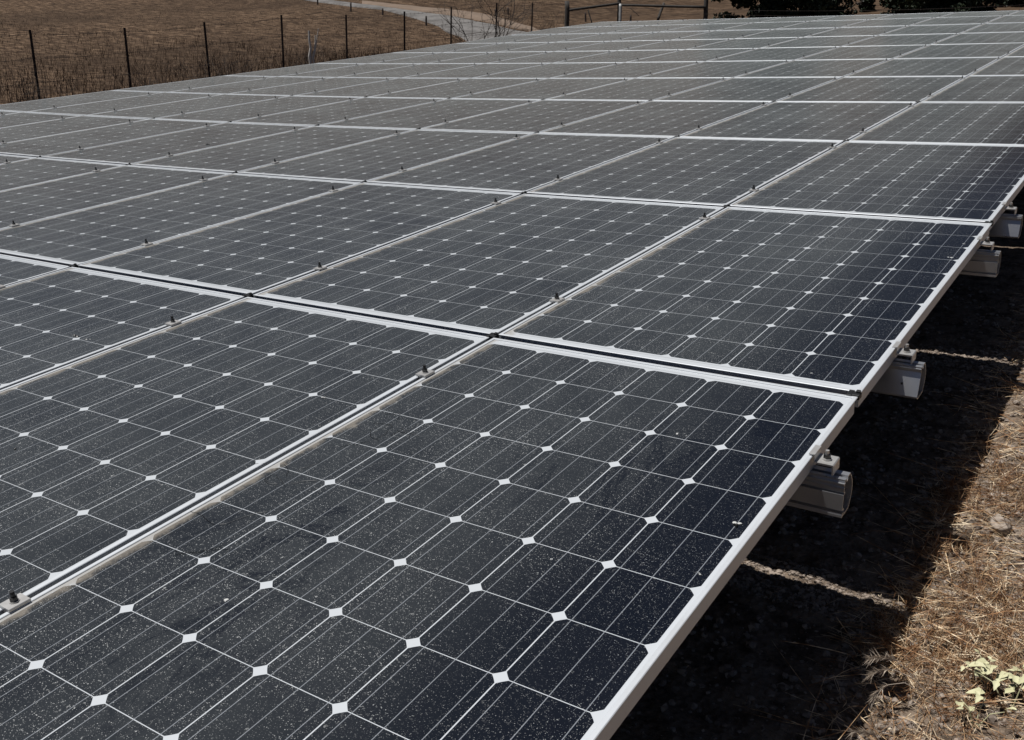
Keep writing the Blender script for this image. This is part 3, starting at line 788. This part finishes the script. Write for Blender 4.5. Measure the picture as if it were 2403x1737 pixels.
# leafy pale plants
def mat_plant():
    g = NT('pale_green_leaf'); n = g.noise(g.pos, 40, 3, .6)
    g.P(Base_Color=g.mix(n, (.50, .48, .24), (.80, .77, .52)), Roughness=.6, Subsurface_Weight=.0); return g.m
M_plant = mat_plant()
def plant(px, py, n, size, label):
    P = ground_point(px, py, .8); t = empty('leafy_plant', label, 'plant', 'pale leafy weeds in the dry grass'); base = PW(P.x, P.y, P.z)
    V = []; F = []; tips = []
    for k in range(4):
        a = R.uniform(0, 2*PI); e = base+Vector((math.cos(a), math.sin(a), 0))*size*R.uniform(.4, 1.0)+Vector((0, 0, size*R.uniform(.6, 1.3)))
        mid = base.lerp(e, .5)+Vector((0, 0, size*.3)); tube([base, mid, e], [.0013, .0011, .0007], 5, V, F); tips += [mid, e, e]
    link('stem', pymesh('stem', V, F, M_plant), None, t)
    for k in range(n):
        q = R.choice(tips)+Vector((R.gauss(0, 1), R.gauss(0, 1), R.gauss(0, .6)))*size*.18
        a = R.uniform(0, 2*PI); L = size*R.uniform(.22, .46); W = L*R.uniform(.24, .36); d = Vector((math.cos(a), math.sin(a), R.uniform(-.25, .35))).normalized()
        R_c = R.uniform(.1, .6); sd = d.cross(Vector((0, 0, 1))).normalized(); nn = sd.cross(d).normalized(); V = []; F = []
        for j in range(7):
            s = j/6; wv = W*math.sin(PI*min(1, s**.75*.97+.02)); wv *= 1+.18*math.sin(j*2.3+k); c = q+d*L*s-nn*L*R_c*s*s+sd*L*.08*math.sin(s*3+k)
            V += [c-sd*wv+nn*wv*.35, c-sd*wv*.5+nn*wv*.12, c, c+sd*wv*.5+nn*wv*.12, c+sd*wv+nn*wv*.35]
        for j in range(6):
            for i in range(4): b = j*5+i; F.append((b, b+1, b+6, b+5))
        link('leaf', pymesh('leaf', V, F, M_plant, True), None, t)
plant(2318, 1630, 15, .062, 'pale yellow green leafy weed, upper one of the bottom right corner')
plant(2368, 1680, 26, .080, 'largest pale yellow green leafy weed at the bottom right corner')
plant(2285, 1715, 9, .055, 'small leafy weed left of the largest one in the bottom right corner')

# droppings and debris lying on the glass
M_drop = mat_simple('bird_dropping', (.62, .62, .60), .8, 0, .15, 200)
def splat(px, py, s, label, mat=None, name='bird_dropping', cat='dropping', hgt=.0012):
    d = cam_r*((px-1201.5)/2253.6)+cam_d*((py-868.5)/2253.6)+cam_f; t = (-DROP-cam_c.z)/d.z; P = cam_c+d*t
    for _ in range(4): t = (zt(P.x, P.y)-DROP-cam_c.z)/d.z; P = cam_c+d*t
    bm = bmesh.new()
    for k in range(R.randint(2, 4)):
        v = bmesh.ops.create_icosphere(bm, subdivisions=2, radius=1)['verts']; rr = s*R.uniform(.3, .8)
        for q in v: q.co *= 1+.3*noise.noise(q.co*2+Vector((px, k, py)))
        bmesh.ops.scale(bm, vec=(rr, rr*R.uniform(.5, 1), hgt), verts=v); bmesh.ops.translate(bm, vec=(R.gauss(0, s*.6), R.gauss(0, s*.6), 0), verts=v)
    o = link(name, bm, mat or M_drop, None, True); o.matrix_world = TM @ Matrix.Translation(P+Vector((0, 0, .0004))); tag(o, label, cat, 'specks on the glass')
splat(1733, 1228, .006, 'white dropping with dark debris near the right edge of the nearest large panel')
splat(1726, 1236, .0045, 'dark clump of debris near the right edge of the nearest large panel', M_black, 'debris', 'debris', .004)
splat(1905, 877, .004, 'white dropping low on the second row panel by the right edge')
splat(1720, 845, .004, 'small white dropping in the lower middle of the right-edge second row panel')
splat(2233, 605, .006, 'white dropping at the right side of the second row panel, middle height')
splat(2262, 573, .004, 'white dropping at the right side of the second row panel, higher up')
splat(1638, 1342, .005, 'white dropping beside the right frame in the lower part of the nearest panel')
splat(530, 1408, .005, 'pale dropping in the lower left of the nearest large panel')
splat(1590, 1017, .004, 'round pale speck in the upper right of the nearest large panel')
splat(180, 788, .011, 'dark twig debris with white speck at the left border of the nearest visible seam', M_bolt, 'debris', 'debris', .003)
splat(205, 796, .006, 'white speck right of the dark twig debris at the left border')
splat(487, 340, .016, 'dark speck on a mid distance panel at the upper left', M_black, 'debris', 'debris', .006)
splat(760, 933, .004, 'tiny white speck on the second column panel near the seam')
splat(30, 1055, .007, 'dark smudge with white speck at the left border', M_bolt, 'debris', 'debris', .002)
def strands(px, py, n, L, label):
    d = cam_r*((px-1201.5)/2253.6)+cam_d*((py-868.5)/2253.6)+cam_f; t = (zt(-.7, -.8)-DROP-cam_c.z)/d.z; P = cam_c+d*t; V = []; F = []
    for k in range(n):
        a = R.uniform(0, 2*PI); p = P+Vector((R.gauss(0, L*.35), R.gauss(0, L*.35), 0)); pts = []
        for j in range(9):
            pts.append(PW(p.x, p.y, zt(p.x, p.y)-DROP+.0007)); a += R.gauss(0, .35); p = p+Vector((math.cos(a), math.sin(a), 0))*L/9*R.uniform(.6, 1.2)
        tube(pts, .00045, 3, V, F, False)
    tag(link('wiry_strand', pymesh('wiry_strand', V, F, M_black)), label, 'debris', 'debris')
strands(905, 1010, 8, .085, 'fine dark wiry strands near the top of the left seam of the nearest panel')
strands(660, 1110, 7, .075, 'fine dark wiry strands beside the left seam, middle of the nearest panel')
strands(520, 1250, 4, .12, 'longer fine dark strands on the left part of the nearest panel')
for o in sc.objects:
    if o.type == 'EMPTY' and not o.get('label'): print('NOLABEL', o.name)
